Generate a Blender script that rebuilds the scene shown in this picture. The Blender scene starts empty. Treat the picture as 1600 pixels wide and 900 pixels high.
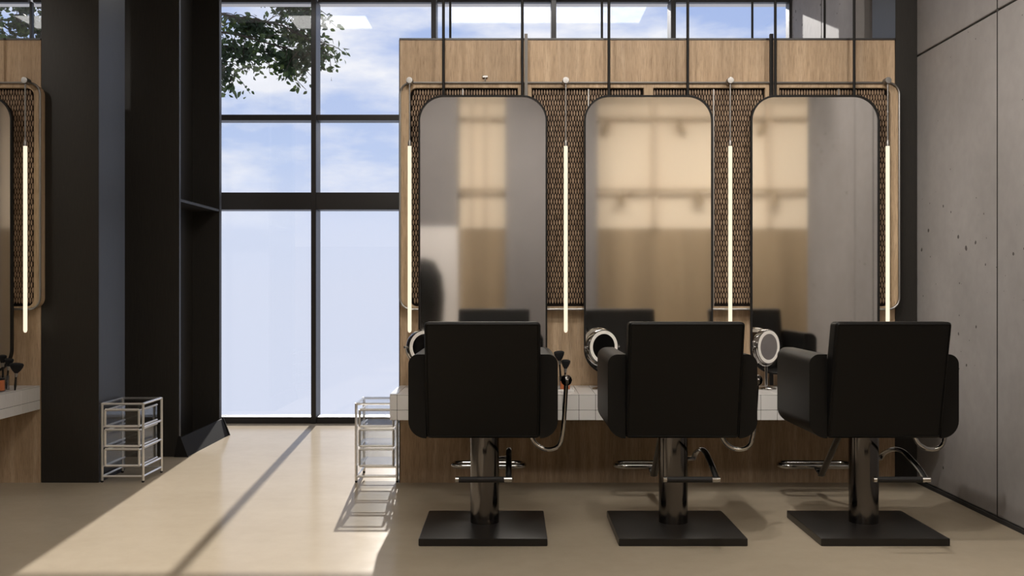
import bpy, bmesh, math, random
from mathutils import Vector, Matrix
PI = math.pi
random.seed(7)
S = bpy.context.scene
COL = S.collection

# ------------------------------------------------------------------ camera, world, light, exposure
cd = bpy.data.cameras.new('camera'); cam = bpy.data.objects.new('camera', cd); COL.objects.link(cam)
cam.location = (0, 0, 1.3); cam.rotation_euler = (PI/2, 0, 0)
cd.sensor_width = 36; cd.lens = 36.0; cd.clip_start = 0.05; cd.clip_end = 300
S.camera = cam
S.view_settings.view_transform = 'Standard'; S.view_settings.look = 'None'
S.view_settings.exposure = 0.0; S.view_settings.gamma = 1.0; S.view_settings.use_curve_mapping = False
S.cycles.use_denoising = True
S.cycles.max_bounces = 10; S.cycles.diffuse_bounces = 5; S.cycles.glossy_bounces = 6
S.cycles.transparent_max_bounces = 16
S.cycles.sample_clamp_indirect = 6.0

SUN_STRENGTH = 11.5
CEIL_LIGHT = 3.4        # emission of the ceiling panels by the window
FILL_ROOM = 3.6  # emission of the fill panels added over the chairs
FILL_FRONT = 11.0         # emission of the unseen fill panels added towards the rear
TUBE = 1.15
SKY = 1.19
FILL_PARTITION = 108.0
FILL_WALL = 135.0
FILL_REAR = 118.0

w = bpy.data.worlds.new('world'); S.world = w; w.use_nodes = True
nt = w.node_tree; nt.nodes.clear()
def wn(t, **kw):
    n = nt.nodes.new(t)
    for k, v in kw.items(): setattr(n, k, v)
    return n
tc = wn('ShaderNodeTexCoord')
sep = wn('ShaderNodeSeparateXYZ'); nt.links.new(tc.outputs['Generated'], sep.inputs[0])
mp = wn('ShaderNodeMapping'); mp.inputs['Scale'].default_value = (3.2, 3.2, 9.0); mp.inputs['Location'].default_value = (0.45, 0.2, 0.35)
nt.links.new(tc.outputs['Generated'], mp.inputs[0])
nz = wn('ShaderNodeTexNoise'); nz.inputs['Scale'].default_value = 1.5; nz.inputs['Detail'].default_value = 9; nz.inputs['Roughness'].default_value = 0.56
nt.links.new(mp.outputs[0], nz.inputs['Vector'])
cr = wn('ShaderNodeValToRGB'); cr.color_ramp.elements[0].position = 0.44; cr.color_ramp.elements[1].position = 0.60
nt.links.new(nz.outputs['Fac'], cr.inputs[0])
gr = wn('ShaderNodeValToRGB')                       # clear sky by height above the horizon
e = gr.color_ramp.elements; e[0].position = 0.0; e[0].color = (0.66, 0.715, 0.87, 1)
e[1].position = 0.27; e[1].color = (0.36, 0.48, 0.80, 1)
el = e.new(0.06); el.color = (0.64, 0.71, 0.89, 1)
el = e.new(0.13); el.color = (0.50, 0.61, 0.87, 1)
nt.links.new(sep.outputs['Z'], gr.inputs[0])
hz = wn('ShaderNodeMapRange'); hz.inputs['From Min'].default_value = 0.035; hz.inputs['From Max'].default_value = 0.11
nt.links.new(sep.outputs['Z'], hz.inputs['Value'])
mul = wn('ShaderNodeMath', operation='MULTIPLY'); nt.links.new(cr.outputs['Color'], mul.inputs[0]); nt.links.new(hz.outputs[0], mul.inputs[1])
mx = wn('ShaderNodeMixRGB'); mx.inputs['Color2'].default_value = (0.86, 0.88, 0.95, 1)
nt.links.new(mul.outputs[0], mx.inputs['Fac']); nt.links.new(gr.outputs['Color'], mx.inputs['Color1'])
bg = wn('ShaderNodeBackground'); bg.inputs['Strength'].default_value = SKY
nt.links.new(mx.outputs[0], bg.inputs['Color'])
wo = wn('ShaderNodeOutputWorld'); nt.links.new(bg.outputs[0], wo.inputs['Surface'])

sd = bpy.data.lights.new('sun', 'SUN'); sun = bpy.data.objects.new('sun', sd); COL.objects.link(sun)
sd.energy = SUN_STRENGTH; sd.angle = math.radians(0.6); sd.color = (1.0, 0.955, 0.90)
sun.rotation_euler = Vector((0.070, -1.0, -0.383)).to_track_quat('-Z', 'Y').to_euler()
sun.location = (-2, 30, 14)

# ------------------------------------------------------------------ materials
def mat(name, color, rough=0.5, metal=0.0, spec=0.5, **kw):
    m = bpy.data.materials.new(name); m.use_nodes = True
    b = m.node_tree.nodes['Principled BSDF']
    b.inputs['Base Color'].default_value = (*color, 1); b.inputs['Roughness'].default_value = rough
    b.inputs['Metallic'].default_value = metal; b.inputs['Specular IOR Level'].default_value = spec
    for k, v in kw.items(): b.inputs[k].default_value = v
    return m
def N(m, t, **kw):
    n = m.node_tree.nodes.new(t)
    for k, v in kw.items(): setattr(n, k, v)
    return n
def L(m, a, b): m.node_tree.links.new(a, b)
def B(m): return m.node_tree.nodes['Principled BSDF']
def noise(m, scale, detail=4, mapping=(1, 1, 1), loc=(0, 0, 0), rough=0.5):
    t = N(m, 'ShaderNodeTexCoord'); p = N(m, 'ShaderNodeMapping'); p.inputs['Scale'].default_value = mapping; p.inputs['Location'].default_value = loc
    L(m, t.outputs['Object'], p.inputs[0])
    n = N(m, 'ShaderNodeTexNoise'); n.inputs['Scale'].default_value = scale; n.inputs['Detail'].default_value = detail; n.inputs['Roughness'].default_value = rough
    L(m, p.outputs[0], n.inputs['Vector']); return n
def ramp(m, src, stops):
    r = N(m, 'ShaderNodeValToRGB'); e = r.color_ramp.elements
    e[0].position, e[0].color = stops[0][0], (*stops[0][1], 1)
    e[1].position, e[1].color = stops[-1][0], (*stops[-1][1], 1)
    for p, c in stops[1:-1]:
        q = e.new(p); q.color = (*c, 1)
    L(m, src, r.inputs[0]); return r
def mixc(m, a, b, fac=0.5, mode='MULTIPLY'):
    x = N(m, 'ShaderNodeMixRGB', blend_type=mode); x.inputs['Fac'].default_value = fac
    L(m, a, x.inputs['Color1']); L(m, b, x.inputs['Color2']); return x
def bump(m, src, strength, dist=0.002):
    u = N(m, 'ShaderNodeBump'); u.inputs['Strength'].default_value = strength; u.inputs['Distance'].default_value = dist
    L(m, src, u.inputs['Height']); L(m, u.outputs[0], B(m).inputs['Normal'])

def oak(name, dark, mid, light, seed=0.0):
    m = mat(name, mid, 0.55, spec=0.3)
    n1 = noise(m, 3.0, 6, (9, 9, 0.55), (seed, 0, 0), 0.6)
    r1 = ramp(m, n1.outputs['Fac'], [(0.3, dark), (0.5, mid), (0.7, light)])
    n2 = noise(m, 30, 3, (9, 9, 0.35), (seed, 1, 0), 0.7)
    r2 = ramp(m, n2.outputs['Fac'], [(0.32, (0.55, 0.52, 0.5)), (0.5, (0.95, 0.95, 0.95)), (0.75, (1.08, 1.07, 1.05))])
    n3 = noise(m, 1.0, 0, (3.3, 3.3, 0.02), (seed, 2, 0))
    r3 = ramp(m, n3.outputs['Fac'], [(0.35, (0.82, 0.8, 0.78)), (0.6, (1.08, 1.06, 1.04))])
    x = mixc(m, r1.outputs['Color'], r2.outputs['Color'], 0.95); y = mixc(m, x.outputs[0], r3.outputs['Color'], 0.8)
    L(m, y.outputs[0], B(m).inputs['Base Color']); bump(m, n2.outputs['Fac'], 0.25, 0.001)
    return m
M = {}
M['oak'] = oak('oak veneer', (0.36, 0.255, 0.16), (0.46, 0.335, 0.22), (0.54, 0.41, 0.285))
M['oak_edge'] = oak('oak edge', (0.35, 0.25, 0.155), (0.45, 0.33, 0.215), (0.53, 0.40, 0.275), 3.0)
M['wall_shade'] = oak('shaded wall', (0.33, 0.25, 0.16), (0.37, 0.285, 0.185), (0.41, 0.32, 0.215), 5.0)
# mosaic tiles: brown wood, each one a little different
m = mat('brown mosaic', (0.25, 0.16, 0.1), 0.5, spec=0.3); M['mosaic'] = m
n = noise(m, 1.0, 1, (55, 55, 28)); r = ramp(m, n.outputs['Fac'], [(0.3, (0.17, 0.11, 0.07)), (0.5, (0.27, 0.182, 0.118)), (0.7, (0.37, 0.26, 0.175))]); L(m, r.outputs['Color'], B(m).inputs['Base Color'])
M['dark_back'] = mat('dark backing', (0.009, 0.006, 0.0045), 0.8, spec=0.1)
# black stained joinery with faint vertical brushing
m = mat('black joinery', (0.014, 0.0125, 0.011), 0.42, spec=0.32); M['black'] = m
n = noise(m, 40, 3, (9, 9, 0.25)); r = ramp(m, n.outputs['Fac'], [(0.3, (0.015, 0.0135, 0.0115)), (0.7, (0.025, 0.022, 0.019))]); L(m, r.outputs['Color'], B(m).inputs['Base Color']); bump(m, n.outputs['Fac'], 0.25, 0.001)
M['frame'] = mat('dark window frame', (0.017, 0.015, 0.015), 0.4)
M['black_metal'] = mat('black metal', (0.010, 0.009, 0.0085), 0.55, 0.0, 0.2)
M['base_metal'] = mat('black plate', (0.011, 0.0095, 0.0085), 0.34, 0.0, 0.45)
M['steel'] = mat('brushed steel', (0.29, 0.28, 0.27), 0.42, 1.0)
M['fin_grey'] = mat('grey fin', (0.15, 0.138, 0.125), 0.5)
M['bumper_black'] = mat('matt black', (0.011, 0.010, 0.0095), 0.75, spec=0.12)
M['chrome'] = mat('chrome', (0.45, 0.44, 0.43), 0.1, 1.0)
M['post'] = mat('dark chrome', (0.13, 0.122, 0.118), 0.11, 1.0)
M['cart_chrome'] = mat('cart chrome', (0.78, 0.76, 0.73), 0.36, 0.75)
m = mat('black leather', (0.0024, 0.0021, 0.0018), 0.46, spec=0.27); M['leather'] = m
n = noise(m, 260, 3); bump(m, n.outputs['Fac'], 0.12, 0.001)
M['rubber'] = mat('black rubber', (0.012, 0.011, 0.011), 0.6, spec=0.3)
M['tile'] = mat('white tile', (0.62, 0.605, 0.59), 0.22, spec=0.5)
M['grout'] = mat('dark grout', (0.05, 0.045, 0.042), 0.9, spec=0.1)
# floor: polished beige cement
m = mat('beige floor', (0.5, 0.4, 0.29), 0.15, spec=0.02); M['floor'] = m
n = noise(m, 1.3, 7, rough=0.6); r = ramp(m, n.outputs['Fac'], [(0.3, (0.375, 0.315, 0.236)), (0.7, (0.41, 0.348, 0.264))])
n2 = noise(m, 9, 6, rough=0.7); r2 = ramp(m, n2.outputs['Fac'], [(0.3, (0.94, 0.94, 0.94)), (0.7, (1.04, 1.04, 1.04))])
x = mixc(m, r.outputs['Color'], r2.outputs['Color'], 0.7); L(m, x.outputs[0], B(m).inputs['Base Color'])
rr = ramp(m, n2.outputs['Fac'], [(0.3, (0.14, 0.14, 0.14)), (0.7, (0.16, 0.16, 0.16))]); L(m, rr.outputs['Color'], B(m).inputs['Roughness'])
# concrete with pin holes, their shade put in as dark spots
def concrete(name, lo, hi, holes=True):
    m = mat(name, lo, 0.7, spec=0.3)
    n = noise(m, 1.6, 7, (1, 1, 1.0), rough=0.62); r = ramp(m, n.outputs['Fac'], [(0.3, lo), (0.72, hi)])
    n2 = noise(m, 14, 6); r2 = ramp(m, n2.outputs['Fac'], [(0.3, (0.93, 0.93, 0.93)), (0.7, (1.04, 1.04, 1.04))])
    x = mixc(m, r.outputs['Color'], r2.outputs['Color'], 0.8)
    out = x.outputs[0]
    if holes:
        t = N(m, 'ShaderNodeTexCoord'); p = N(m, 'ShaderNodeSeparateXYZ'); L(m, t.outputs['Object'], p.inputs[0])
        cb = N(m, 'ShaderNodeCombineXYZ'); L(m, p.outputs['Y'], cb.inputs[0]); L(m, p.outputs['Z'], cb.inputs[1])
        wob = N(m, 'ShaderNodeTexNoise'); wob.inputs['Scale'].default_value = 45; L(m, cb.outputs[0], wob.inputs['Vector'])
        ad = N(m, 'ShaderNodeVectorMath', operation='MULTIPLY_ADD'); L(m, wob.outputs['Color'], ad.inputs[0]); ad.inputs[1].default_value = (0.012, 0.012, 0.0); L(m, cb.outputs[0], ad.inputs[2])
        v = N(m, 'ShaderNodeTexVoronoi', voronoi_dimensions='2D'); v.inputs['Scale'].default_value = 9.0; L(m, ad.outputs[0], v.inputs['Vector'])
        nn = noise(m, 1.4, 2, (1, 1, 1), (4, 2, 7)); rm = ramp(m, nn.outputs['Fac'], [(0.50, (0, 0, 0)), (0.62, (1, 1, 1))])
        sx = N(m, 'ShaderNodeSeparateXYZ'); L(m, v.outputs['Color'], sx.inputs[0])
        pw = N(m, 'ShaderNodeMath', operation='POWER'); L(m, sx.outputs[0], pw.inputs[0]); pw.inputs[1].default_value = 3.0
        sz = N(m, 'ShaderNodeMath', operation='MULTIPLY'); L(m, pw.outputs[0], sz.inputs[0]); L(m, rm.outputs['Color'], sz.inputs[1])
        s2 = N(m, 'ShaderNodeMath', operation='MULTIPLY'); L(m, sz.outputs[0], s2.inputs[0]); s2.inputs[1].default_value = 0.14
        lt = N(m, 'ShaderNodeMath', operation='LESS_THAN'); L(m, v.outputs['Distance'], lt.inputs[0]); L(m, s2.outputs[0], lt.inputs[1])
        y = N(m, 'ShaderNodeMixRGB'); L(m, lt.outputs[0], y.inputs['Fac']); L(m, out, y.inputs['Color1']); y.inputs['Color2'].default_value = (0.07, 0.062, 0.058, 1)
        out = y.outputs[0]
    L(m, out, B(m).inputs['Base Color']); bump(m, n2.outputs['Fac'], 0.15, 0.004)
    return m
M['concrete'] = concrete('grey concrete', (0.262, 0.245, 0.24), (0.325, 0.305, 0.299))
M['concrete_rear'] = concrete('smooth grey concrete', (0.205, 0.192, 0.19), (0.235, 0.222, 0.22), False)
M['joint'] = mat('dark joint', (0.05, 0.047, 0.045), 0.9, spec=0.1)
M['cream'] = mat('cream plaster', (0.78, 0.67, 0.52), 0.8, spec=0.2)
M['top_band'] = mat('top band paint', (0.56, 0.47, 0.36), 0.8, spec=0.2)
M['bar_shade'] = mat('shadow bar tone', (0.60, 0.49, 0.36), 0.6)
M['pale'] = mat('pale grey panel', (0.72, 0.69, 0.67), 0.5)
M['ceiling'] = mat('ceiling paint', (0.78, 0.74, 0.70), 0.9, spec=0.1)
M['rail_shade'] = mat('shadow tone rail', (0.36, 0.27, 0.17), 0.5)
M['mirror'] = mat('mirror glass', (0.88, 0.86, 0.84), 0.055, 1.0)
M['small_mirror'] = mat('small mirror glass', (0.62, 0.61, 0.62), 0.03, 1.0)
M['ring'] = mat('white ring', (0.82, 0.79, 0.74), 0.45)
M['amber'] = mat('amber liquid', (0.42, 0.13, 0.05), 0.15)
M['bristle'] = mat('black bristle', (0.012, 0.012, 0.013), 0.8, spec=0.2)
M['white_plastic'] = mat('white plastic', (0.7, 0.68, 0.66), 0.35)
M['leaf'] = mat('green leaf', (0.035, 0.062, 0.018), 0.55, spec=0.3)
m = M['leaf']; n = noise(m, 3.5, 2); r = ramp(m, n.outputs['Fac'], [(0.35, (0.018, 0.032, 0.014)), (0.55, (0.035, 0.06, 0.02)), (0.7, (0.085, 0.115, 0.03))]); L(m, r.outputs['Color'], B(m).inputs['Base Color'])
tr = N(m, 'ShaderNodeBsdfTranslucent'); L(m, r.outputs['Color'], tr.inputs['Color']); ms = N(m, 'ShaderNodeMixShader'); ms.inputs[0].default_value = 0.3
L(m, B(m).outputs[0], ms.inputs[1]); L(m, tr.outputs[0], ms.inputs[2]); L(m, ms.outputs[0], m.node_tree.nodes['Material Output'].inputs['Surface'])
M['bark'] = mat('bark', (0.05, 0.04, 0.03), 0.9, spec=0.1)
M['paving'] = mat('paving', (0.4, 0.38, 0.35), 0.9)
def emit(name, color, strength):
    m = bpy.data.materials.new(name); m.use_nodes = True; m.node_tree.nodes.clear()
    e = N(m, 'ShaderNodeEmission'); e.inputs['Color'].default_value = (*color, 1); e.inputs['Strength'].default_value = strength
    o = N(m, 'ShaderNodeOutputMaterial'); L(m, e.outputs[0], o.inputs['Surface']); return m
M['tube_glow'] = emit('tube glow', (1.0, 0.89, 0.66), TUBE)
M['panel_glow'] = emit('panel glow', (1.0, 0.98, 0.95), CEIL_LIGHT)
M['room_fill'] = emit('room fill glow', (1.0, 0.93, 0.84), FILL_ROOM)
M['front_fill'] = emit('front fill glow', (1.0, 0.95, 0.88), FILL_FRONT)
def glass(name, tint, refl):
    m = bpy.data.materials.new(name); m.use_nodes = True; m.node_tree.nodes.clear()
    t = N(m, 'ShaderNodeBsdfTransparent'); t.inputs['Color'].default_value = (*tint, 1)
    g = N(m, 'ShaderNodeBsdfGlossy'); g.inputs['Roughness'].default_value = 0.0
    f = N(m, 'ShaderNodeLayerWeight'); f.inputs['Blend'].default_value = 0.12
    q = N(m, 'ShaderNodeMath', operation='MULTIPLY_ADD'); L(m, f.outputs['Facing'], q.inputs[0]); q.inputs[1].default_value = 0.35; q.inputs[2].default_value = refl
    x = N(m, 'ShaderNodeMixShader'); L(m, q.outputs[0], x.inputs[0]); L(m, t.outputs[0], x.inputs[1]); L(m, g.outputs[0], x.inputs[2])
    o = N(m, 'ShaderNodeOutputMaterial'); L(m, x.outputs[0], o.inputs['Surface']); return m
M['glass'] = glass('window glass', (0.99, 0.99, 0.99), 0.075)
M['acrylic'] = glass('clear acrylic', (0.90, 0.91, 0.92), 0.06)

# ------------------------------------------------------------------ helpers
def bm_new(): return bmesh.new()
def add_box(bm, x0, x1, y0, y1, z0, z1, bevel=0.0, seg=2):
    t = bmesh.new(); bmesh.ops.create_cube(t, size=1.0)
    for v in t.verts:
        v.co = Vector(((x0+x1)/2 + v.co.x*(x1-x0), (y0+y1)/2 + v.co.y*(y1-y0), (z0+z1)/2 + v.co.z*(z1-z0)))
    if bevel > 0:
        bmesh.ops.bevel(t, geom=list(t.edges), offset=bevel, offset_type='OFFSET', segments=seg, profile=0.5, affect='EDGES', clamp_overlap=True)
    merge(bm, t); return bm
def merge(bm, t):
    me = bpy.data.meshes.new('tmp'); t.to_mesh(me); t.free(); bm.from_mesh(me); bpy.data.meshes.remove(me)
def box(*a, **k): return add_box(bm_new(), *a, **k)
def smooth_path(pts, n=6):
    P = [Vector(p) for p in pts]
    if len(P) < 3: return P
    out = []
    for i in range(len(P)-1):
        p0 = P[max(i-1, 0)]; p1 = P[i]; p2 = P[i+1]; p3 = P[min(i+2, len(P)-1)]
        for k in range(n):
            t = k/n; t2 = t*t; t3 = t2*t
            out.append(0.5*((2*p1)+(-p0+p2)*t+(2*p0-5*p1+4*p2-p3)*t2+(-p0+3*p1-3*p2+p3)*t3))
    out.append(P[-1]); return out
def add_tube(bm, pts, r, seg=10, smooth=0, closed=False, flat=1.0, cap=True, side=None):
    P = smooth_path(pts, smooth) if smooth else [Vector(p) for p in pts]
    rings = []; n = len(P); prev = None
    rad = r if isinstance(r, (list, tuple)) else None
    for i, p in enumerate(P):
        if closed: d = (P[(i+1) % n]-P[i-1]).normalized()
        elif i == 0: d = (P[1]-P[0]).normalized()
        elif i == n-1: d = (P[-1]-P[-2]).normalized()
        else: d = ((P[i+1]-P[i]).normalized()+(P[i]-P[i-1]).normalized()).normalized()
        if prev is None:
            u = Vector(side) if side else (Vector((0, 0, 1)) if abs(d.z) < 0.9 else Vector((1, 0, 0)))
            u = (u-d*u.dot(d)).normalized()
        else:
            u = (prev-d*prev.dot(d)).normalized()
        prev = u; v = d.cross(u)
        rr = (rad[0]+(rad[1]-rad[0])*i/(n-1)) if rad else r
        rings.append([bm.verts.new(p+u*math.cos(2*PI*k/seg)*rr+v*math.sin(2*PI*k/seg)*rr*flat) for k in range(seg)])
    m = n if closed else n-1
    for i in range(m):
        a = rings[i]; b = rings[(i+1) % n]
        for k in range(seg): bm.faces.new((a[k], a[(k+1) % seg], b[(k+1) % seg], b[k]))
    if not closed and cap:
        bm.faces.new(list(reversed(rings[0]))); bm.faces.new(rings[-1])
    return bm
def tube(pts, r, **k): return add_tube(bm_new(), pts, r, **k)
def add_lathe(bm, prof, seg=24, mtx=None):
    rings = []
    for (r, z) in prof:
        if r < 1e-5: rings.append([bm.verts.new((0, 0, z))])
        else: rings.append([bm.verts.new((r*math.cos(2*PI*k/seg), r*math.sin(2*PI*k/seg), z)) for k in range(seg)])
    new = [v for q in rings for v in q]
    for a, b in zip(rings, rings[1:]):
        for k in range(seg):
            k2 = (k+1) % seg
            if len(a) == 1 and len(b) == 1: continue
            if len(a) == 1: bm.faces.new((a[0], b[k2], b[k]))
            elif len(b) == 1: bm.faces.new((a[k], a[k2], b[0]))
            else: bm.faces.new((a[k], a[k2], b[k2], b[k]))
    if len(rings[0]) > 1: bm.faces.new(list(reversed(rings[0])))
    if len(rings[-1]) > 1: bm.faces.new(rings[-1])
    if mtx is not None: bmesh.ops.transform(bm, matrix=mtx, verts=new)
    return bm
def lathe(prof, seg=24, mtx=None): return add_lathe(bm_new(), prof, seg, mtx)
def add_torus(bm, R, r, mtx=None, seg=48, sec=10):
    rings = []
    for i in range(seg):
        a = 2*PI*i/seg
        rings.append([bm.verts.new(((R+r*math.cos(2*PI*k/sec))*math.cos(a), (R+r*math.cos(2*PI*k/sec))*math.sin(a), r*math.sin(2*PI*k/sec))) for k in range(sec)])
    for i in range(seg):
        a = rings[i]; b = rings[(i+1) % seg]
        for k in range(sec): bm.faces.new((a[k], b[k], b[(k+1) % sec], a[(k+1) % sec]))
    if mtx is not None: bmesh.ops.transform(bm, matrix=mtx, verts=[v for q in rings for v in q])
    return bm
def hexa(P, soft=(), r_small=0.012, seg=4):
    """eight corners (x,y,z binary order) -> box with rounded edges; soft = [((i,j), radius)]"""
    bm = bmesh.new(); V = [bm.verts.new(p) for p in P]     # index = x + 2*y + 4*z
    for f in ((0, 2, 3, 1), (4, 5, 7, 6), (0, 1, 5, 4), (2, 6, 7, 3), (0, 4, 6, 2), (1, 3, 7, 5)): bm.faces.new([V[i] for i in f])
    bmesh.ops.recalc_face_normals(bm, faces=bm.faces)
    done = {}
    for (ij, r) in soft: done.setdefault(r, []).append(ij)
    bm.verts.ensure_lookup_table()
    if soft:
        lay = bm.edges.layers.float.new('bevel_weight_edge')
        mx_r = max(r for _, r in soft)
        es = []
        for (ij, r) in soft:
            e = bm.edges.get((V[ij[0]], V[ij[1]])); e[lay] = r/mx_r; es.append(e)
        for r, ijs in done.items():
            ed = [e for e in es if e.is_valid and abs(e[lay]-r/mx_r) < 1e-4]
            bmesh.ops.bevel(bm, geom=ed, offset=r, offset_type='OFFSET', segments=8, profile=0.5, affect='EDGES', clamp_overlap=True)
            es = [e for e in es if e.is_valid]
    if r_small > 0:
        sharp = [e for e in bm.edges if len(e.link_faces) == 2 and e.calc_face_angle(0) > math.radians(38)]
        bmesh.ops.bevel(bm, geom=sharp, offset=r_small, offset_type='OFFSET', segments=seg, profile=0.5, affect='EDGES', clamp_overlap=True)
    return bm
def plate(loops, depth, bevel=0.0, mtx=None):
    """filled 2-D outline (first) with holes, extruded by depth, as a bmesh lying in XY centred on z=0"""
    cu = bpy.data.curves.new('c', 'CURVE'); cu.dimensions = '2D'; cu.fill_mode = 'BOTH'
    cu.extrude = max(depth/2-bevel, 0); cu.bevel_depth = bevel; cu.bevel_resolution = 2; cu.offset = -bevel
    for lp in loops:
        s = cu.splines.new('POLY'); s.points.add(len(lp)-1); s.use_cyclic_u = True
        for p, q in zip(s.points, lp): p.co = (q[0], q[1], 0, 1)
    o = bpy.data.objects.new('c', cu); COL.objects.link(o)
    dg = bpy.context.evaluated_depsgraph_get(); me = bpy.data.meshes.new_from_object(o.evaluated_get(dg))
    bm = bmesh.new(); bm.from_mesh(me); bpy.data.meshes.remove(me); bpy.data.objects.remove(o); bpy.data.curves.remove(cu)
    bmesh.ops.remove_doubles(bm, verts=bm.verts, dist=1e-5)
    if mtx is not None: bmesh.ops.transform(bm, matrix=mtx, verts=bm.verts)
    return bm
def rrect(x0, x1, z0, z1, r, n=10):
    rs = r if isinstance(r, (list, tuple)) else [r]*4     # bl, br, tr, tl
    out = []
    for (cx, cz, a0, q) in ((x0, z0, PI, 0), (x1, z0, 1.5*PI, 1), (x1, z1, 0, 2), (x0, z1, PI/2, 3)):
        rr = rs[q]; sx = 1 if q in (0, 3) else -1; sz = 1 if q in (0, 1) else -1
        if rr <= 0: out.append((cx, cz)); continue
        for k in range(n+1):
            a = a0+k*PI/2/n; out.append((cx+sx*rr+rr*math.cos(a), cz+sz*rr+rr*math.sin(a)))
    return out
FACE = Matrix(((1, 0, 0, 0), (0, 0, -1, 0), (0, 1, 0, 0), (0, 0, 0, 1)))    # XY -> XZ, z -> -Y
def facing(y): return Matrix.Translation((0, y, 0)) @ FACE
def obj(name, bm, material, parent=None, smooth=True, loc=None):
    me = bpy.data.meshes.new(name); bmesh.ops.recalc_face_normals(bm, faces=bm.faces); bm.to_mesh(me); bm.free()
    me.materials.append(M[material] if isinstance(material, str) else material)
    if smooth:
        me.polygons.foreach_set('use_smooth', [True]*len(me.polygons)); me.set_sharp_from_angle(angle=math.radians(32))
    o = bpy.data.objects.new(name, me); COL.objects.link(o)
    if smooth:
        wm = o.modifiers.new('normals', 'WEIGHTED_NORMAL'); wm.keep_sharp = True; wm.weight = 80
    if parent: o.parent = parent
    if loc is not None: o.location = loc
    return o
def tag(o, label=None, cat=None, group=None, kind=None):
    if label: o['label'] = label
    if cat: o['category'] = cat
    if group: o['group'] = group
    if kind: o['kind'] = kind
    return o
def thing(name, label, cat, loc=(0, 0, 0), rz=0, group=None):
    o = bpy.data.objects.new(name, None); COL.objects.link(o); o.empty_display_size = 0.1
    o.location = loc; o.rotation_euler = (0, 0, rz); return tag(o, label, cat, group)
def struct(name, bm, m, parent=None, label=None, cat=None, smooth=True):
    o = obj(name, bm, m, parent, smooth)
    if parent is None: tag(o, label, cat, kind='structure')
    return o
def children(o): return [c for c in bpy.data.objects if c.parent == o]
def dup(root, loc, label, rz=None, group=None):
    r = root.copy(); COL.objects.link(r); r.location = loc
    if rz is not None: r.rotation_euler = (0, 0, rz)
    r['label'] = label
    for c in children(root):
        d = c.copy(); COL.objects.link(d); d.parent = r
        for g in children(c):
            h = g.copy(); COL.objects.link(h); h.parent = d
    return r

# ------------------------------------------------------------------ the room
WX = 2.707                 # right wall plane
WY = 9.9                   # window plane
struct('floor', box(-7.2, 6.5, -1.0, 10.05, -0.12, 0.0), 'floor', label='polished beige cement floor', cat='floor')
struct('ceiling', box(-7.35, 6.65, -1.15, 10.2, 4.1, 4.3), 'ceiling', label='ceiling above the salon', cat='ceiling')
# right wall: cast concrete panels with open joints
bm = box(WX+0.012, WX+0.16, 4.0, 10.05, 0.0, 4.1)
wr = struct('wall_right', bm, 'joint', label='grey cast concrete wall at right', cat='wall')
bm = bm_new()
J = 0.006; bm2 = bm_new()
for (y0, y1) in ((4.0, 5.3), (5.3, 5.714), (5.714, 7.9), (7.9, 8.96), (8.96, 10.05)):
    for (z0, z1) in ((0.02, 2.85), (2.85, 4.1)):
        if y0 == 4.0:
            if z0 > 1: continue
            z1 = 4.1
        g0, g1 = (J*0.5, J*0.5)
        add_box(bm, WX, WX+0.05, y0+g0, y1-g1, z0+J, z1-J, 0.006, 2)
for yy in (5.7135, 8.96): add_box(bm2, WX-0.0006, WX+0.02, yy-0.005, yy+0.005, 0.022, 4.1)
obj('joint_strip', bm2, 'joint', wr, smooth=False)
obj('concrete_panels', bm, 'concrete', wr, smooth=False)
struct('baseboard_right', box(WX-0.012, WX+0.02, 4.0, 10.0, 0.0, 0.022), 'joint', label='dark recessed joint along the foot of the concrete wall', cat='baseboard')
struct('wall_return', box(WX+0.16, 6.5, 4.0, 4.15, 0.0, 4.1), 'concrete_rear', label='concrete wall beside the salon', cat='wall')
struct('wall_far_right', box(6.5, 6.65, -1.0, 4.15, 0.0, 4.1), 'concrete_rear', label='side wall beyond the opening', cat='wall')
struct('wall_left', box(-7.35, -7.2, -1.0, 10.05, 0.0, 4.1), 'concrete_rear', label='side wall at far left', cat='wall')
struct('wall_rear', box(-7.35, 6.65, -1.15, -1.0, 2.14, 4.1), 'cream', label='cream wall seen in the mirrors', cat='wall')
struct('wall_rear_lower', box(-7.35, 6.65, -1.15, -0.985, 0.0, 2.14), 'wall_shade', label='shade toned lower wall seen in the mirrors', cat='wall')  # darker tone stands for shade on the lower part of the beige wall
struct('wall_rear_pier', box(-0.09, 1.17, -0.985, -0.62, 0.0, 4.1), 'concrete_rear', label='grey concrete pier seen in the mirrors', cat='wall')
struct('wall_rear_pier', box(-2.2, -0.74, -0.985, -0.62, 2.14, 4.1), 'concrete_rear', label='grey upper concrete pier seen in the first mirror', cat='wall')
struct('wall_rear_panel', box(-2.2, -0.74, -0.985, -0.62, 0.0, 2.14), 'pale', label='pale panel below the grey pier seen in the first mirror', cat='wall')

struct('trim_1', box(-7.2, 6.5, -1.0, -0.97, 3.88, 4.1), 'top_band', label='darker band along the top of the cream wall', cat='trim')  # darker tone along the top of the rear wall
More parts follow.
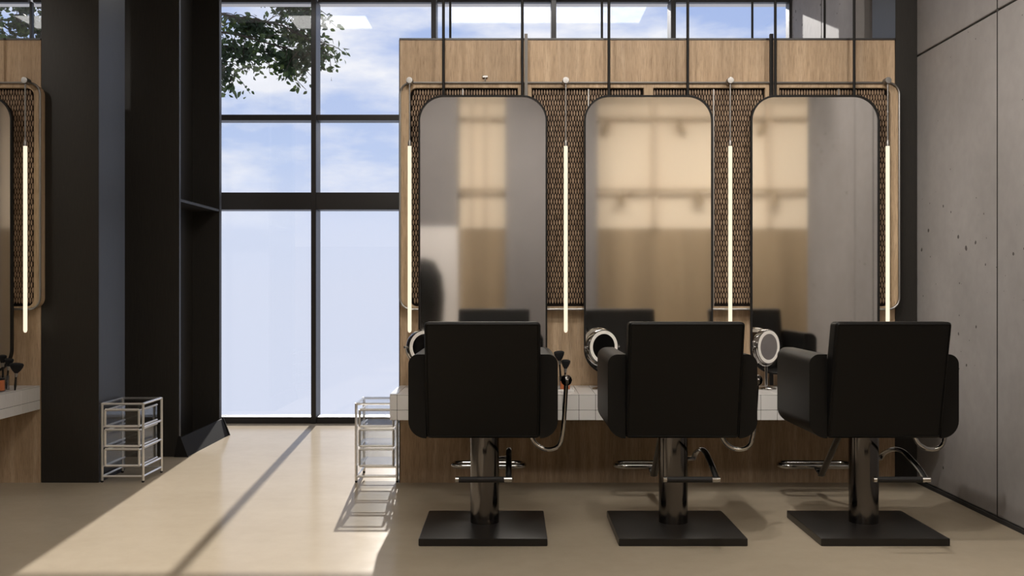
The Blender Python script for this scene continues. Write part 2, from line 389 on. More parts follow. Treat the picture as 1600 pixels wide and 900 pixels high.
# window wall: one object per bay, each with its own panes
ZT = (0.0, 0.062, 2.05, 2.215, 2.91, 2.965, 4.055)
mull = [-6.9, -4.655, -3.05, -1.90, -0.75, 0.40, 1.545, 2.705]
for i in range(len(mull)-1):
    a, b = mull[i], mull[i+1]
    bm = bm_new(); hw = 0.024
    y0, y1 = WY-0.1, WY+0.13
    if i == 1: add_box(bm, a-0.012, a+0.012, WY, WY+0.05, 0.0, 4.07, 0.003, 1)      # slim mullion at far left
    else: add_box(bm, a-hw, a+hw, y0, y1, 0.0, 4.07, 0.003, 1)
    for (z0, z1, ya, yb) in ((0.0, 0.062, y0+0.02, y1-0.02), (2.05, 2.215, y0+0.0, y1-0.02), (2.91, 2.965, y0+0.03, y1-0.04), (4.062, 4.1, WY-0.005, WY+0.06)):
        add_box(bm, a+hw, b-hw, ya, yb, z0, z1, 0.003, 1)
    if i == len(mull)-2: add_box(bm, b-hw, WX, WY, y1, 0.0, 4.1, 0.003, 1)
    wdw = struct('window_%d' % (i+1), bm, 'frame', label='black framed full height window bay', cat='window')
    for (z0, z1) in ((0.062, 2.05), (2.215, 2.91), (2.965, 4.062)):
        obj('pane', box(a+hw, b-hw, WY+0.02, WY+0.032, z0, z1), 'glass', wdw, smooth=False)

# ceiling light panels (those by the window mirror themselves in its glass)
def ceiling_light(x0, x1, y0, y1, glow, label, group):
    t = thing('ceiling_light', label, 'ceiling light', ((x0+x1)/2, (y0+y1)/2, 4.1), 0, group)
    cx, cy = (x0+x1)/2, (y0+y1)/2; hx, hy = (x1-x0)/2, (y1-y0)/2
    bm = bm_new()
    for q in ((-hx-.02, -hx, -hy-.02, hy+.02), (hx, hx+.02, -hy-.02, hy+.02), (-hx, hx, -hy-.02, -hy), (-hx, hx, hy, hy+.02)):
        add_box(bm, *q, -0.03, 0.0)
    obj('frame', bm, 'white_plastic', t); obj('diffuser', box(-hx, hx, -hy, hy, -0.022, -0.002), glow, t, smooth=False)
    return t
G1 = 'ceiling panels near the window'
ceiling_light(-2.29, -1.49, 8.9, 9.43, 'panel_glow', 'bright ceiling panel mirrored in the window right of the tree', G1)
ceiling_light(-3.9, -3.03, 8.9, 9.43, 'panel_glow', 'bright ceiling panel mirrored among the leaves at the window edge', G1)
ceiling_light(-5.08, -4.45, 8.9, 9.43, 'panel_glow', 'bright ceiling panel mirrored right of the thin mullion at far left', G1)
ceiling_light(-6.2, -5.42, 8.9, 9.43, 'panel_glow', 'bright ceiling panel mirrored at the far left window edge', G1)
ceiling_light(-0.63, 1.33, 9.13, 9.76, 'panel_glow', 'wide bright ceiling panel mirrored in the glass above the oak partition', G1)
G2 = 'added ceiling fill panels'  # unseen panels added as fill for the room
for k, (x0, x1) in enumerate(((-6.2, -4.6), (-1.1, -0.1), (0.4, 1.4))):
    ceiling_light(x0, x1, 5.1, 5.7, 'room_fill', 'added ceiling fill panel over the styling chairs', G2)
for k, (x0, x1) in enumerate(((-6.8, -5.2), (-0.5, 1.0), (2.0, 4.2))):
    ceiling_light(x0, x1, 1.0, 1.7, 'front_fill', 'added ceiling fill panel in front of the rear wall', G2)

ceiling_light(-1.2, 0.5, 2.5, 3.3, 'front_fill', 'added ceiling fill panel above the viewer', G2)
# unseen ceiling spots added to brighten partition, walls and mirror view
def fill_spot(loc, aim, energy, cone, label, color=(1.0, 0.94, 0.86)):
    t = thing('fill_spot', label, 'spotlight', (loc[0], loc[1], 4.1), 0, 'added ceiling spots')
    obj('plate', lathe([(0.0, -0.02), (0.05, -0.02), (0.05, 0.0), (0.0, 0.0)], 20), 'black_metal', t)
    obj('stem', tube([(0, 0, -0.02), (0, 0, -0.12)], 0.01, seg=8), 'black_metal', t)
    d = (Vector(aim)-Vector((loc[0], loc[1], 3.93))).normalized(); q = d.to_track_quat('-Z', 'Y').to_matrix().to_4x4()
    prof = [(0.04, 0.08), (0.05, 0.07), (0.055, -0.08), (0.05, -0.08), (0.045, 0.0), (0.0, 0.0)]
    obj('head', lathe([(0.0, 0.08)]+prof, 24, Matrix.Translation((0, 0, -0.17)) @ q), 'black_metal', t)
    ld = bpy.data.lights.new('fill_lamp', 'SPOT'); lo = bpy.data.objects.new('fill_lamp', ld); COL.objects.link(lo)
    ld.energy = energy; ld.spot_size = math.radians(cone); ld.spot_blend = 0.9; ld.shadow_soft_size = 0.05; ld.color = color
    lo.parent = t; lo.matrix_local = Matrix.Translation(Vector((0, 0, -0.17))+d*0.10) @ q
    return t
for x in (-4.3, -0.4, 0.9, 2.1):
    fill_spot((x, 3.9, 4.1), (x, 6.84, 2.5), FILL_PARTITION*(0.7 if x < -4 else 1), 62 if x < -4 else 85, 'added unseen spot aimed at the oak partition')
for (y, ty) in ((4.4, 6.2), (3.4, 5.2)):
    fill_spot((0.6, y, 4.1), (2.7, ty, 0.7), FILL_WALL, 80, 'added unseen spot aimed at the concrete wall')
fill_spot((0.9, 7.7, 4.1), (2.7, 8.7, 3.6), 22.0, 90, 'added unseen spot behind the partition aimed at the concrete')
for x in (-0.6, 1.7, 2.9, 4.2):
    fill_spot((x, 1.9, 4.1), (x, -1.0, 2.9), FILL_REAR*(1.7 if x < 0 else 1), 80, 'added unseen spot aimed at the cream rear wall', (1.0, 0.94, 0.86))

# black columns and the black niche wall at left
CY = 6.84
struct('column_left', box(-3.144, -2.759, CY-0.004, 7.30, 0.0, 4.1, 0.003, 1), 'black', label='wide black column beside the left station', cat='column')
struct('column_right', box(2.560, WX-0.002, CY-0.004, 7.28, 0.0, 4.1, 0.003, 1), 'black', label='slim black column between oak partition and concrete wall', cat='column')
struct('column_pier', box(2.52, WX-0.001, 7.55, 7.9, 0.0, 4.1, 0.003, 1), 'concrete', label='pale concrete pier behind the partition', cat='column')
bm = bm_new(); NX = -2.563
add_box(bm, -3.6, NX, 7.885, 7.925, 0.0, 4.1, 0.004, 1)
add_box(bm, -3.6, NX, 8.97, 9.04, 0.0, 4.1, 0.004, 1)
add_box(bm, -3.6, NX-0.235, 7.925, 8.97, 0.0, 4.1)
add_box(bm, NX-0.235, NX-0.002, 7.925, 8.97, 1.97, 1.99, 0.003, 1)
add_box(bm, NX-0.235, NX-0.002, 7.925, 8.97, 4.02, 4.1)
struct('wall_niche', bm, 'black', label='black wall with a tall recessed niche beside the window', cat='wall')
t = thing('floor_bumper', 'black sloped metal bumper along the foot of the niche wall', 'bumper', (NX, 8.46, 0))
tri = [(-0.028, 0.0), (0.066, 0.0), (0.012, 0.15), (-0.0, 0.15)]
bm = plate([[(0.004, 0.0), (0.064, 0.0), (0.012, 0.148), (0.002, 0.148)]], 1.13); bmesh.ops.transform(bm, matrix=FACE, verts=bm.verts)
obj('sloped_face', bm, 'bumper_black', t)
for yy in (-0.585, 0.585):
    bm = plate([[(-0.034 if yy < 0 else 0.002, 0.0), (0.074, 0.0), (0.013, 0.16), (-0.004 if yy < 0 else 0.002, 0.16)]], 0.012); bmesh.ops.transform(bm, matrix=Matrix.Translation((0, yy, 0)) @ FACE, verts=bm.verts)
    obj('end_plate', bm, 'bumper_black', t)

# ------------------------------------------------------------------ oak partitions
def hex_field(x0, x1, z0, z1, y, corners=()):
    """elongated hexagon tiles, slightly raised, covering a recess; corners = rounded corners to keep clear"""
    bm = bm_new(); px, pz = 0.0180, 0.0345; hw, hz, hn = 0.0062, 0.0208, 0.0055
    nrow = int((z1-z0)/pz)+2; ncol = int((x1-x0)/px)+2
    for r in range(nrow):
        cz = z0+r*pz
        for c in range(ncol):
            cx = x0+(c+0.5*(r % 2))*px
            if cx-hw < x0 or cx+hw > x1 or cz-hz*0.3 < z0 or cz+hz*0.3 > z1: continue
            bad = False
            for (qx, qz, rad, sx, sz) in corners:
                if (cx-qx)*sx > 0 and (cz-qz)*sz > 0 and math.hypot(cx-qx, cz-qz) > rad-0.012: bad = True
            if bad: continue
            ring = [(cx-hw, cz-hn), (cx-hw*0.62, cz-hz*0.66), (cx, cz-hz), (cx+hw*0.62, cz-hz*0.66), (cx+hw, cz-hn), (cx+hw, cz+hn), (cx+hw*0.62, cz+hz*0.66), (cx, cz+hz), (cx-hw*0.62, cz+hz*0.66), (cx-hw, cz+hn)]
            ring = [(a, min(max(b, z0), z1)) for a, b in ring]
            lo = [bm.verts.new((a, y+0.006, b)) for a, b in ring]
            hi = [bm.verts.new((cx+(a-cx)*0.8, y, cz+(b-cz)*0.9)) for a, b in ring]
            bm.faces.new(hi)
            for k in range(10): bm.faces.new((lo[k], lo[(k+1) % 10], hi[(k+1) % 10], hi[k]))
    return bm
HTOP = 2.968
SZ0, SZ1 = 1.165, 2.652            # surround
def partition(x0, x1, sx0, sx1, opens, fins, label, group, rounded, seams):
    t = thing('oak_partition', label, 'partition', ((x0+x1)/2, CY, 0), 0, group)
    ox, oy = (x0+x1)/2, CY
    sh = Matrix.Translation((-ox, -oy, 0))
    def part(name, bm, m, par=t, **k):
        bmesh.ops.transform(bm, matrix=sh, verts=bm.verts); return obj(name, bm, m, par, **k)
    z0o, z1o = 1.178, 2.622
    holes = [rrect(a, b, z0o, z1o, rr) for (a, b, rr) in opens]
    part('panel', plate([[(x0, 0.0), (x1, 0.0), (x1, HTOP-0.012), (x0, HTOP-0.012)]]+holes, 0.05, 0.0, facing(CY+0.025)), 'oak', smooth=False)
    part('surround', plate([rrect(sx0, sx1, SZ0, SZ1, [0.07 if q else 0.0 for q in rounded])]+holes, 0.075, 0.003, facing(CY-0.0375)), 'oak_edge')
    part('back_board', box(x0, x1, CY+0.056, CY+0.10, 0.0, HTOP-0.012), 'black')
    bm = bm_new()
    for (a, b, rr) in opens: bmm = plate([rrect(a+0.001, b-0.001, z0o+0.001, z1o-0.001, rr)], 0.09, 0.0, facing(CY-0.001)); merge(bm, bmm)
    part('recess_back', bm, 'dark_back')
    for (a, b, rr) in opens:
        cs = []
        rs = rr if isinstance(rr, (list, tuple)) else [rr]*4
        if rs[0]: cs.append((a+rs[0], z0o+rs[0], rs[0], -1, -1))
        if rs[1]: cs.append((b-rs[1], z0o+rs[1], rs[1], 1, -1))
        if rs[2]: cs.append((b-rs[2], z1o-rs[2], rs[2], 1, 1))
        if rs[3]: cs.append((a+rs[3], z1o-rs[3], rs[3], -1, 1))
        part('hexagon_mosaic', hex_field(a+0.004, b-0.004, z0o+0.004, z1o-0.004, CY-0.052, cs), 'mosaic', smooth=False)
    part('top_trim', box(x0-0.004, x1, CY-0.006, CY+0.10, HTOP-0.012, HTOP), 'frame')
    part('edge_trim', box(x0-0.006, x0, CY-0.004, CY+0.10, 0.0, HTOP-0.012), 'frame')
    for (fa, fb, fm) in fins:
        part('joint_fin', box(px(fa, 238), px(fb, 238), CY-0.100, CY-0.0755, 0.66, HTOP+0.006), fm)
    # steel rail following the surround
    yr = CY-0.083
    lp = rrect(sx0-0.004, sx1+0.004, SZ0-0.005, SZ1+0.002, [0.075 if q else 0.002 for q in rounded], 8)
    part('steel_rail', tube([(a, yr, b) for a, b in lp], 0.0075, closed=True, seg=8), 'steel')
    for sx in seams:
        part('seam_strip', box(sx-0.0035, sx+0.0035, CY-0.062, CY-0.047, z0o+0.002, z1o-0.002), 'steel')
    return t
px = lambda x, s: (x-800)/s
R0 = 0.05
partition(-0.7485, 2.557, px(626, 236.7), px(1404, 236.7),
          [(px(640, 236.7)-0.0, px(809, 236.7), [R0, 0, 0, R0]), (px(831, 236.7), px(1006, 236.7), 0), (px(1021, 236.7), px(1196, 236.7), 0), (px(1218, 236.7), px(1392, 236.7), [0, R0, R0, 0])],
          [(819.5, 824.5, 'fin_grey'), (1204.3, 1209.5, 'black_metal')],
          'wide oak partition carrying the three tall mirrors behind the chairs', None, (1, 1, 1, 1),
          [px(724, 233), px(918, 233), px(1111, 233), px(1304, 233)])
partition(-4.9, -3.148, -4.9+0.02, px(62, 236.7), [(-4.0, px(52, 236.7), [0, R0, R0, 0])], [],
          'oak partition at the left edge beside the wide black column', None, (0, 1, 1, 0), [])
# small steel sockets on the upper board
for (x, y, lab) in ((758, 121, 'small steel hook on the oak board above the first mirror'), (1010, 133, 'tiny steel hook on the oak board above the second mirror')):
    s = 233.8; X = px(x, s); Z = 1.3+(450-y)/s; k = 1.0 if x == 758 else 0.5
    t = thing('wall_hook', lab, 'hook', (X, CY, Z))
    obj('plate', box(-0.017*k, 0.017*k, -0.02, 0.0, -0.006*k, 0.008*k, 0.002), 'steel', t)
    obj('peg', lathe([(0.004, 0), (0.004, 0.02), (0.006, 0.022), (0.0, 0.026)], 12, Matrix.Translation((0, -0.014, -0.006)) @ Matrix.Rotation(PI, 4, 'X')), 'steel', t)

# ------------------------------------------------------------------ tiled counters
def counter(x0, x1, label):
    t = thing('tiled_counter', label, 'counter', ((x0+x1)/2, 6.55, 0.49)); ox, oy, oz = (x0+x1)/2, 6.55, 0.49
    y0, y1, z0, z1 = 6.265, CY-0.008, 0.49, 0.65; g = 0.0012; d = 0.006; T = 0.1012
    bm = box(x0+d, x1-d, y0+d, y1, z0, z1-d)
    bmesh.ops.transform(bm, matrix=Matrix.Translation((-ox, -oy, -oz)), verts=bm.verts); obj('grout_core', bm, 'grout', t)
    xs = [x0]; x = x0+0.045
    while x < x1-0.01: xs.append(x); x += T
    xs.append(x1)
    ys = [y0]; y = y0+T
    while y < y1-0.02: ys.append(y); y += T
    ys.append(y1)
    zs = [z0, 0.552, z1]
    bm = bm_new()
    for a, b in zip(xs, xs[1:]):
        for c, e in zip(ys, ys[1:]): add_box(bm, a+g, b-g, c+g, e-g, z1-d, z1, 0.0012, 1)
        for c, e in zip(zs, zs[1:]): add_box(bm, a+g, b-g, y0, y0+d, c+g, e-g-(d if e == z1 else 0), 0.0012, 1)
    for a, b in zip(ys, ys[1:]):
        for c, e in zip(zs, zs[1:]):
            for X in (x0, x1-d): add_box(bm, X, X+d, a+g+(d if a == y0 else 0), b-g, c+g, e-g-(d if e == z1 else 0), 0.0012, 1)
    bmesh.ops.transform(bm, matrix=Matrix.Translation((-ox, -oy, -oz)), verts=bm.verts)
    obj('tiles', bm, 'tile', t, smooth=False)
    return t
counter(-0.7485, 2.557, 'long white tiled counter along the wide oak partition')
counter(-4.9, -3.148, 'white tiled counter end at the left edge beside black column')

# ------------------------------------------------------------------ tall mirrors hung on rods
MY = 6.70
def hanging_mirror(xc, label, first=None):
    if first: return dup(first, (xc, MY, 0), label)
    t = thing('hanging_mirror', label, 'mirror', (xc, MY, 0), 0, 'tall mirrors on the partitions')
    z0, z1, hw = 0.735, 2.56, 0.421
    out = rrect(-hw, hw, z0, z1, 0.165, 14); inn = rrect(-hw+0.011, hw-0.011, z0+0.011, z1-0.011, 0.155, 14)
    obj('frame', plate([out, inn], 0.03, 0.0, FACE), 'black_metal', t)
    obj('glass', plate([inn], 0.016, 0.0, Matrix.Translation((0, 0.002, 0)) @ FACE), 'mirror', t, smooth=False)
    for sx in (-0.258, 0.258):
        obj('rod', tube([(sx, 0.0, z1-0.005), (sx, 0.0, 4.1)], 0.0095, seg=10), 'black_metal', t)
    return t
hm = hanging_mirror(px(754.5, 238.8), 'tall rounded mirror behind the left chair, nearest the window')
hanging_mirror(px(1013, 238.8), 'tall rounded mirror behind the middle chair, all lit cream inside', hm)
hanging_mirror(px(1273, 238.8), 'tall rounded mirror behind the right chair, nearest the concrete wall', hm)
hanging_mirror(px(20, 238.8)-0.421, 'tall rounded mirror cut by the left edge of the photo', hm)

# rods of the mirrors on the far side of the partition
for k, (x, lab) in enumerate(((703, 'above the first mirror'), (940, 'above the second mirror'), (1175, 'between second and third mirror'), (1288, 'in front of the sunlit concrete'))):
    o = obj('suspension_rod', tube([(px(x+0.5, 1600/7.3), 7.3, 2.7), (px(x+0.5, 1600/7.3), 7.3, 4.1)], 0.0085, seg=10), 'black_metal')
    tag(o, 'thin black rod rising behind the oak partition '+lab, 'rod', 'rods behind the partition')
# ------------------------------------------------------------------ hanging tube lights
def tube_light(x, label, first=None):
    if first: return dup(first, (x, MY, 0), label)
    t = thing('tube_light', label, 'tube light', (x, MY, 0), 0, 'tube lights beside the mirrors')
    zr = SZ1+0.005
    fy = Matrix.Translation((0, 0.045, zr)) @ Matrix.Rotation(PI/2, 4, 'X')
    obj('hub', lathe([(0.0, 0.0), (0.017, 0.001), (0.021, 0.006), (0.022, 0.055), (0.020, 0.062), (0.0, 0.063)], 28, fy), 'steel', t)
    bm = tube([(0, 0, zr-0.018), (0, 0, 2.27)], 0.0052, seg=12)
    add_lathe(bm, [(0.0075, -0.004), (0.0075, 0.004)], 12, Matrix.Translation((0, 0, 2.45)))
    obj('stem', bm, 'steel', t)
    obj('cap', lathe([(0.006, 2.27), (0.009, 2.262), (0.0115, 2.25), (0.0115, 2.228)], 16), 'steel', t)
    obj('glow_tube', lathe([(0.0, 1.008), (0.006, 1.009), (0.010, 1.014), (0.0125, 1.024), (0.0125, 2.228), (0.0, 2.229)], 20), 'tube_glow', t)
    return t
tl = tube_light(px(640, 238.8), 'lit tube light at the window end of the wide partition')
tube_light(px(884, 238.8), 'lit tube light between first and second tall mirror', tl)
tube_light(px(1141, 238.8), 'lit tube light between second and third tall mirror', tl)
tube_light(px(1387, 238.8), 'lit tube light beside the concrete wall', tl)
tube_light(px(39.5, 238.8), 'lit tube light at the left edge beside the wide black column', tl)

# ------------------------------------------------------------------ styling chairs
def make_chair(loc, label):
    t = thing('styling_chair', label, 'chair', loc, 0, 'black styling chairs')
    # backrest, leaning back towards the viewer at the top
    hb, th = 0.2875, 0.105
    P = []
    for z in (0.54, 1.133):
        k = (z-0.54)/0.593; yb = -0.305-0.14*k
        for y in (yb, yb+th+0.03*(1-k)):
            for x in (-hb, hb): P.append((x, y, z))
    bk = obj('backrest', hexa(P, (), 0.020, 4), 'leather', t)
    # piping along the edges of the rear face
    pts = []
    for (x, z) in rrect(-hb+0.010, hb-0.010, 0.552, 1.121, 0.008, 3):
        k = (z-0.54)/0.593; pts.append((x, -0.305-0.14*k-0.0003, z))
    obj('piping', tube(pts, 0.0028, closed=True, seg=6), 'leather', bk)
    for s in (-1, 1):
        xo, xi = 0.378*s, 0.287*s
        xa, xb = min(xo, xi), max(xo, xi)
        P = [(x, y, z) for z in (0.54, 0.965) for y in (-0.303, 0.325) for x in (xa, xb)]
        o = 1 if s > 0 else 0
        bot, top = (o, o+2), (o+4, o+6)
        soft = [(bot, 0.089), (top, 0.05)]
        a = obj('armrest', hexa(P, soft, 0.014, 3), 'leather', t)
        ys = -0.303+0.0
        obj('seam', tube([(xo*0.98-0.0*s, -0.26, 0.966), (xo*0.985, -0.26, 0.966)], 0.0015, seg=5), 'leather', a) if False else None
    # seat cushion with a rounded front
    P = [(x, y, z) for z in (0.55, 0.665) for y in (-0.17, 0.345) for x in (-0.283, 0.283)]
    obj('seat', hexa(P, [((6, 7), 0.05)], 0.02, 3), 'leather', t)
    obj('under_plate', box(-0.20, 0.20, -0.20, 0.30, 0.528, 0.55, 0.004, 1), 'black_metal', t)
    obj('post', lathe([(0.077, 0.04), (0.077, 0.30), (0.077, 0.528)], 40), 'post', t)
    # base plate: very low pyramid
    bm = bm_new(); h = 0.325
    lo = [bm.verts.new((sx*h, sy*h, 0.0)) for sx, sy in ((-1, -1), (1, -1), (1, 1), (-1, 1))]
    md = [bm.verts.new((sx*h, sy*h, 0.040)) for sx, sy in ((-1, -1), (1, -1), (1, 1), (-1, 1))]
    hi = [bm.verts.new((sx*0.08, sy*0.08, 0.051)) for sx, sy in ((-1, -1), (1, -1), (1, 1), (-1, 1))]
    bm.faces.new(lo[::-1]); bm.faces.new(hi)
    for k in range(4):
        j = (k+1) % 4
        bm.faces.new((lo[k], lo[j], md[j], md[k])); bm.faces.new((md[k], md[j], hi[j], hi[k]))
    ed = [e for e in bm.edges if all(v in md or v in lo for v in e.verts)]
    bmesh.ops.bevel(bm, geom=ed, offset=0.006, segments=2, profile=0.5, affect='EDGES')
    obj('base_plate', bm, 'base_metal', t)
    # foot pump: curved lever with a cross bar
    lx = 0.13
    arc = [(lx, .118, .367), (lx, .06, .4075), (lx, -.075, .4495), (lx, -.203, .46), (lx, -.329, .435), (lx, -.426, .407), (lx, -.508, .372)]
    bm = add_tube(bm_new(), arc, 0.015, seg=12, smooth=5, side=(1, 0, 0), flat=0.75)
    add_tube(bm, [(0.055, .05, .375), (lx, .115, .372)], 0.014, seg=10)
    lv = obj('pump_lever', bm, 'chrome', t)
    bm = tube([(-0.112, -.51, .371), (0.108, -.51, .371)], 0.0145, seg=14)
    obj('grip', bm, 'rubber', lv)
    obj('bar_tip', tube([(-0.128, -.51, .371), (-0.112, -.51, .371)], 0.0135, seg=14), 'chrome', lv)
    obj('bar_elbow', tube([(0.108, -.51, .371), (0.146, -.51, .371)], 0.0145, seg=14), 'chrome', lv)
    # recline handle with ball on the right side
    zx = [(.433, -.06, .80), (.426, -.06, .68), (.419, -.06, .58), (.411, -.06, .52), (.394, -.06, .468), (.352, -.06, .447), (.305, -.06, .453), (.264, -.06, .485), (.24, -.06, .54)]
    hd = obj('recline_handle', tube(zx, 0.0118, seg=12, smooth=6), 'chrome', t)
    bl = lathe([(0.0, -0.030), (0.014, -0.027), (0.025, -0.016), (0.030, 0.0), (0.026, 0.015), (0.015, 0.027), (0.0, 0.030)], 24, Matrix.Translation((0.434, -.06, .812)))
    obj('ball_knob', bl, 'post', hd)
    # foot rest reaching forward below the counter
    bm = add_tube(bm_new(), [(0.0, .20, .545), (0.0, .30, .52), (0.0, .40, .46), (0.0, .72, .185), (0.0, .745, .172), (0.0, .84, .195), (0.0, .90, .20)], 0.022, seg=10, smooth=4, side=(1, 0, 0), flat=0.42)
    fa = obj('footrest_arm', bm, 'post', t)
    lp = rrect(-0.22, 0.22, .82, .95, 0.064, 8)
    obj('footrest_loop', tube([(a, b, .203) for a, b in lp], 0.0155, closed=True, seg=12), 'chrome', fa)
    return t
c0 = make_chair((-0.146, 5.475, 0), 'black leather styling chair nearest the window, leftmost of the three')
dup(c0, (0.862, 5.475, 0), 'black leather styling chair in the middle of the three')
dup(c0, (1.880, 5.475, 0), 'black leather styling chair nearest the concrete wall, rightmost of three')

# ------------------------------------------------------------------ round makeup mirrors on the counter
def vanity_mirror(loc, label, first=None, deg=0):
    if first: return dup(first, loc, label, math.radians(deg))
    t = thing('vanity_mirror', label, 'vanity mirror', loc, 0, 'round vanity mirrors on the counter')
    cz = 0.274; up = Matrix.Translation((0, 0, cz)) @ Matrix.Rotation(PI/2, 4, 'X')
    obj('base', lathe([(0.064, 0.0), (0.065, 0.005), (0.058, 0.010), (0.02, 0.016), (0.0, 0.0165)], 36), 'chrome', t)
    obj('stem', tube([(0, 0, 0.015), (0, 0, cz-0.128)], 0.0095, seg=14), 'chrome', t)
    pts = [(0.122*math.cos(a), 0.0, cz+0.122*math.sin(a)) for a in [PI+k*PI/24 for k in range(25)]]
    bm = tube(pts, 0.005, seg=8)
    for s in (-1, 1): add_tube(bm, [(s*0.103, 0, cz), (s*0.132, 0, cz)], 0.008, seg=12)
    obj('yoke', bm, 'chrome', t)
    head = obj('rim', lathe([(0.104, -0.022), (0.110, -0.022), (0.1125, -0.012), (0.1125, 0.012), (0.110, 0.022), (0.104, 0.022)], 48, up), 'chrome', t)
    for s in (-1, 1):
        bm = bm_new()
        prof = [(0.0835, 0.0205*s), (0.1045, 0.0205*s), (0.1045, 0.0235*s), (0.0835, 0.0235*s)]
        rings = [[bm.verts.new(up @ Vector((r*math.cos(2*PI*k/48), r*math.sin(2*PI*k/48), z))) for k in range(48)] for r, z in prof]
        for i in range(4):
            a, b = rings[i], rings[(i+1) % 4]
            for k in range(48): bm.faces.new((a[k], a[(k+1) % 48], b[(k+1) % 48], b[k]))
        obj('light_ring', bm, 'ring', head)
        obj('glass', lathe([(0.0, 0.019*s), (0.084, 0.019*s), (0.084, 0.0225*s), (0.0, 0.0225*s)], 48, up), 'small_mirror', head)
    return t
vm = vanity_mirror((-0.566, 6.56, 0.65), 'round vanity mirror half hidden by the left chair'); vm.rotation_euler.z = math.radians(26)
vanity_mirror((0.576, 6.56, 0.65), 'round vanity mirror in front of the middle tall mirror', vm, 28)
vanity_mirror((1.628, 6.56, 0.65), 'round vanity mirror between middle and right chair, whole ring in view', vm, 37)

# ------------------------------------------------------------------ brushes, bottles
def brush(name, loc, tilt, az, label, length=0.13, head=0.022, hl=0.045, group='makeup brushes'):
    t = thing(name, label, 'brush', loc, az, group); t.rotation_euler = (0, tilt, az)
    obj('handle', lathe([(0.0, 0.0), (0.005, 0.001), (0.0075, 0.03), (0.006, length*0.8), (0.006, length)], 14), 'black_metal', t)
    obj('ferrule', lathe([(0.0075, length), (0.0105, length+0.022), (0.0105, length+0.028)], 14), 'steel', t)
    obj('bristles', lathe([(0.0095, length+0.024), (head*0.62, length+0.024+hl*0.30), (head*0.9, length+0.024+hl*0.62), (head, length+0.024+hl*0.88), (head*0.86, length+0.024+hl), (head*0.4, length+0.028+hl), (0.0, length+0.029+hl)], 18), 'bristle', t)
    return t
def cup(loc, r, h, label):
    t = thing('brush_cup', label, 'cup', loc)
    obj('wall', lathe([(0.0, 0.0), (r, 0.0), (r, h), (r-0.002, h), (r-0.002, 0.003), (0.0, 0.003)], 28), 'acrylic', t)
    obj('foot_ring', lathe([(r*0.9, 0.0005), (r+0.001, 0.0005), (r+0.001, 0.004), (r*0.9, 0.004)], 28), 'steel', t)
    return t
def tray(loc, hx, hy, label, m='white_plastic'):
    t = thing('tray', label, 'tray', loc)
    obj('bottom', box(-hx, hx, -hy, hy, 0.0, 0.005, 0.0015, 1), m, t)
    o = rrect(-hx, hx, -hy, hy, 0.012, 4); i = rrect(-hx+0.004, hx-0.004, -hy+0.004, hy-0.004, 0.010, 4)
    obj('rim', plate([o, i], 0.014, 0.0, Matrix.Translation((0, 0, 0.009))), m, t)
    return t
def bottle(loc, label, h=0.072, r=0.0135, group='amber bottles'):
    t = thing('bottle', label, 'bottle', loc, 0, group)
    obj('body', lathe([(0.0, 0.0), (r, 0.001), (r, h*0.8), (r*0.5, h*0.9), (r*0.5, h*0.95), (0.0, h*0.95)], 18), 'amber', t)
    obj('cap', lathe([(0.0, h*0.93), (r*0.7, h*0.93), (r*0.7, h*1.3), (0.0, h*1.3)], 16), 'black_metal', t)
    return t
CT = 0.6501
tray((0.335, 6.46, CT), 0.055, 0.06, 'low white tray between left chair and its chrome ball handle')
TR = CT+0.0052
cup((0.322, 6.485, TR), 0.028, 0.085, 'clear cup holding brushes beside the left chair')
brush('makeup_brush', (0.332, 6.485, TR+0.004), 0.05, 0, 'black flat topped brush standing in the clear cup beside the left chair', 0.105, 0.03, 0.055)
brush('makeup_brush', (0.312, 6.495, TR+0.004), -0.06, 0, 'taller black brush leaning behind the other in the clear cup', 0.155, 0.034, 0.06)
bottle((0.316, 6.422, TR), 'amber bottle on the white tray, hard against the left chair')
bottle((0.350, 6.422, TR), 'amber bottle on the white tray, behind the chrome ball handle')
# left counter group
tray((-3.285, 6.40, CT), 0.085, 0.07, 'dark tray on the left counter end', 'black_metal')
t = thing('glass_jar', 'amber glass jar with dark rim on the left counter end', 'jar', (-3.215, 6.42, TR))
obj('body', lathe([(0.0, 0.0), (0.03, 0.001), (0.032, 0.006), (0.032, 0.07), (0.029, 0.074), (0.0, 0.074)], 28), 'amber', t)
obj('lid', lathe([(0.033, 0.068), (0.033, 0.078), (0.030, 0.080), (0.0, 0.080)], 28), 'black_metal', t)
t = thing('glass_jar', 'clear low jar in front of the amber jar on the left counter end', 'jar', (-3.255, 6.345, TR))
obj('body', lathe([(0.0, 0.0), (0.022, 0.001), (0.022, 0.04), (0.0, 0.04)], 24), 'acrylic', t)
obj('lid', lathe([(0.0225, 0.04), (0.0225, 0.055), (0.0, 0.056)], 24), 'steel', t)
cup((-3.255, 6.55, CT), 0.038, 0.09, 'clear brush cup on the left counter end')
brush('makeup_brush', (-3.235, 6.55, CT+0.004), 0.10, 0, 'black brush in the left cup, nearest the leaning fan brush', 0.12, 0.028, 0.05)
brush('makeup_brush', (-3.262, 6.565, CT+0.004), -0.02, 0, 'tall black brush in the middle of the left cup', 0.14, 0.026, 0.05)
brush('makeup_brush', (-3.285, 6.535, CT+0.004), -0.14, 0, 'black brush leaning left in the left cup', 0.12, 0.026, 0.05)
brush('fan_brush', (-3.155, 6.50, CT), 0.07, 0, 'wide black fan brush standing alone near the black column', 0.085, 0.042, 0.062)

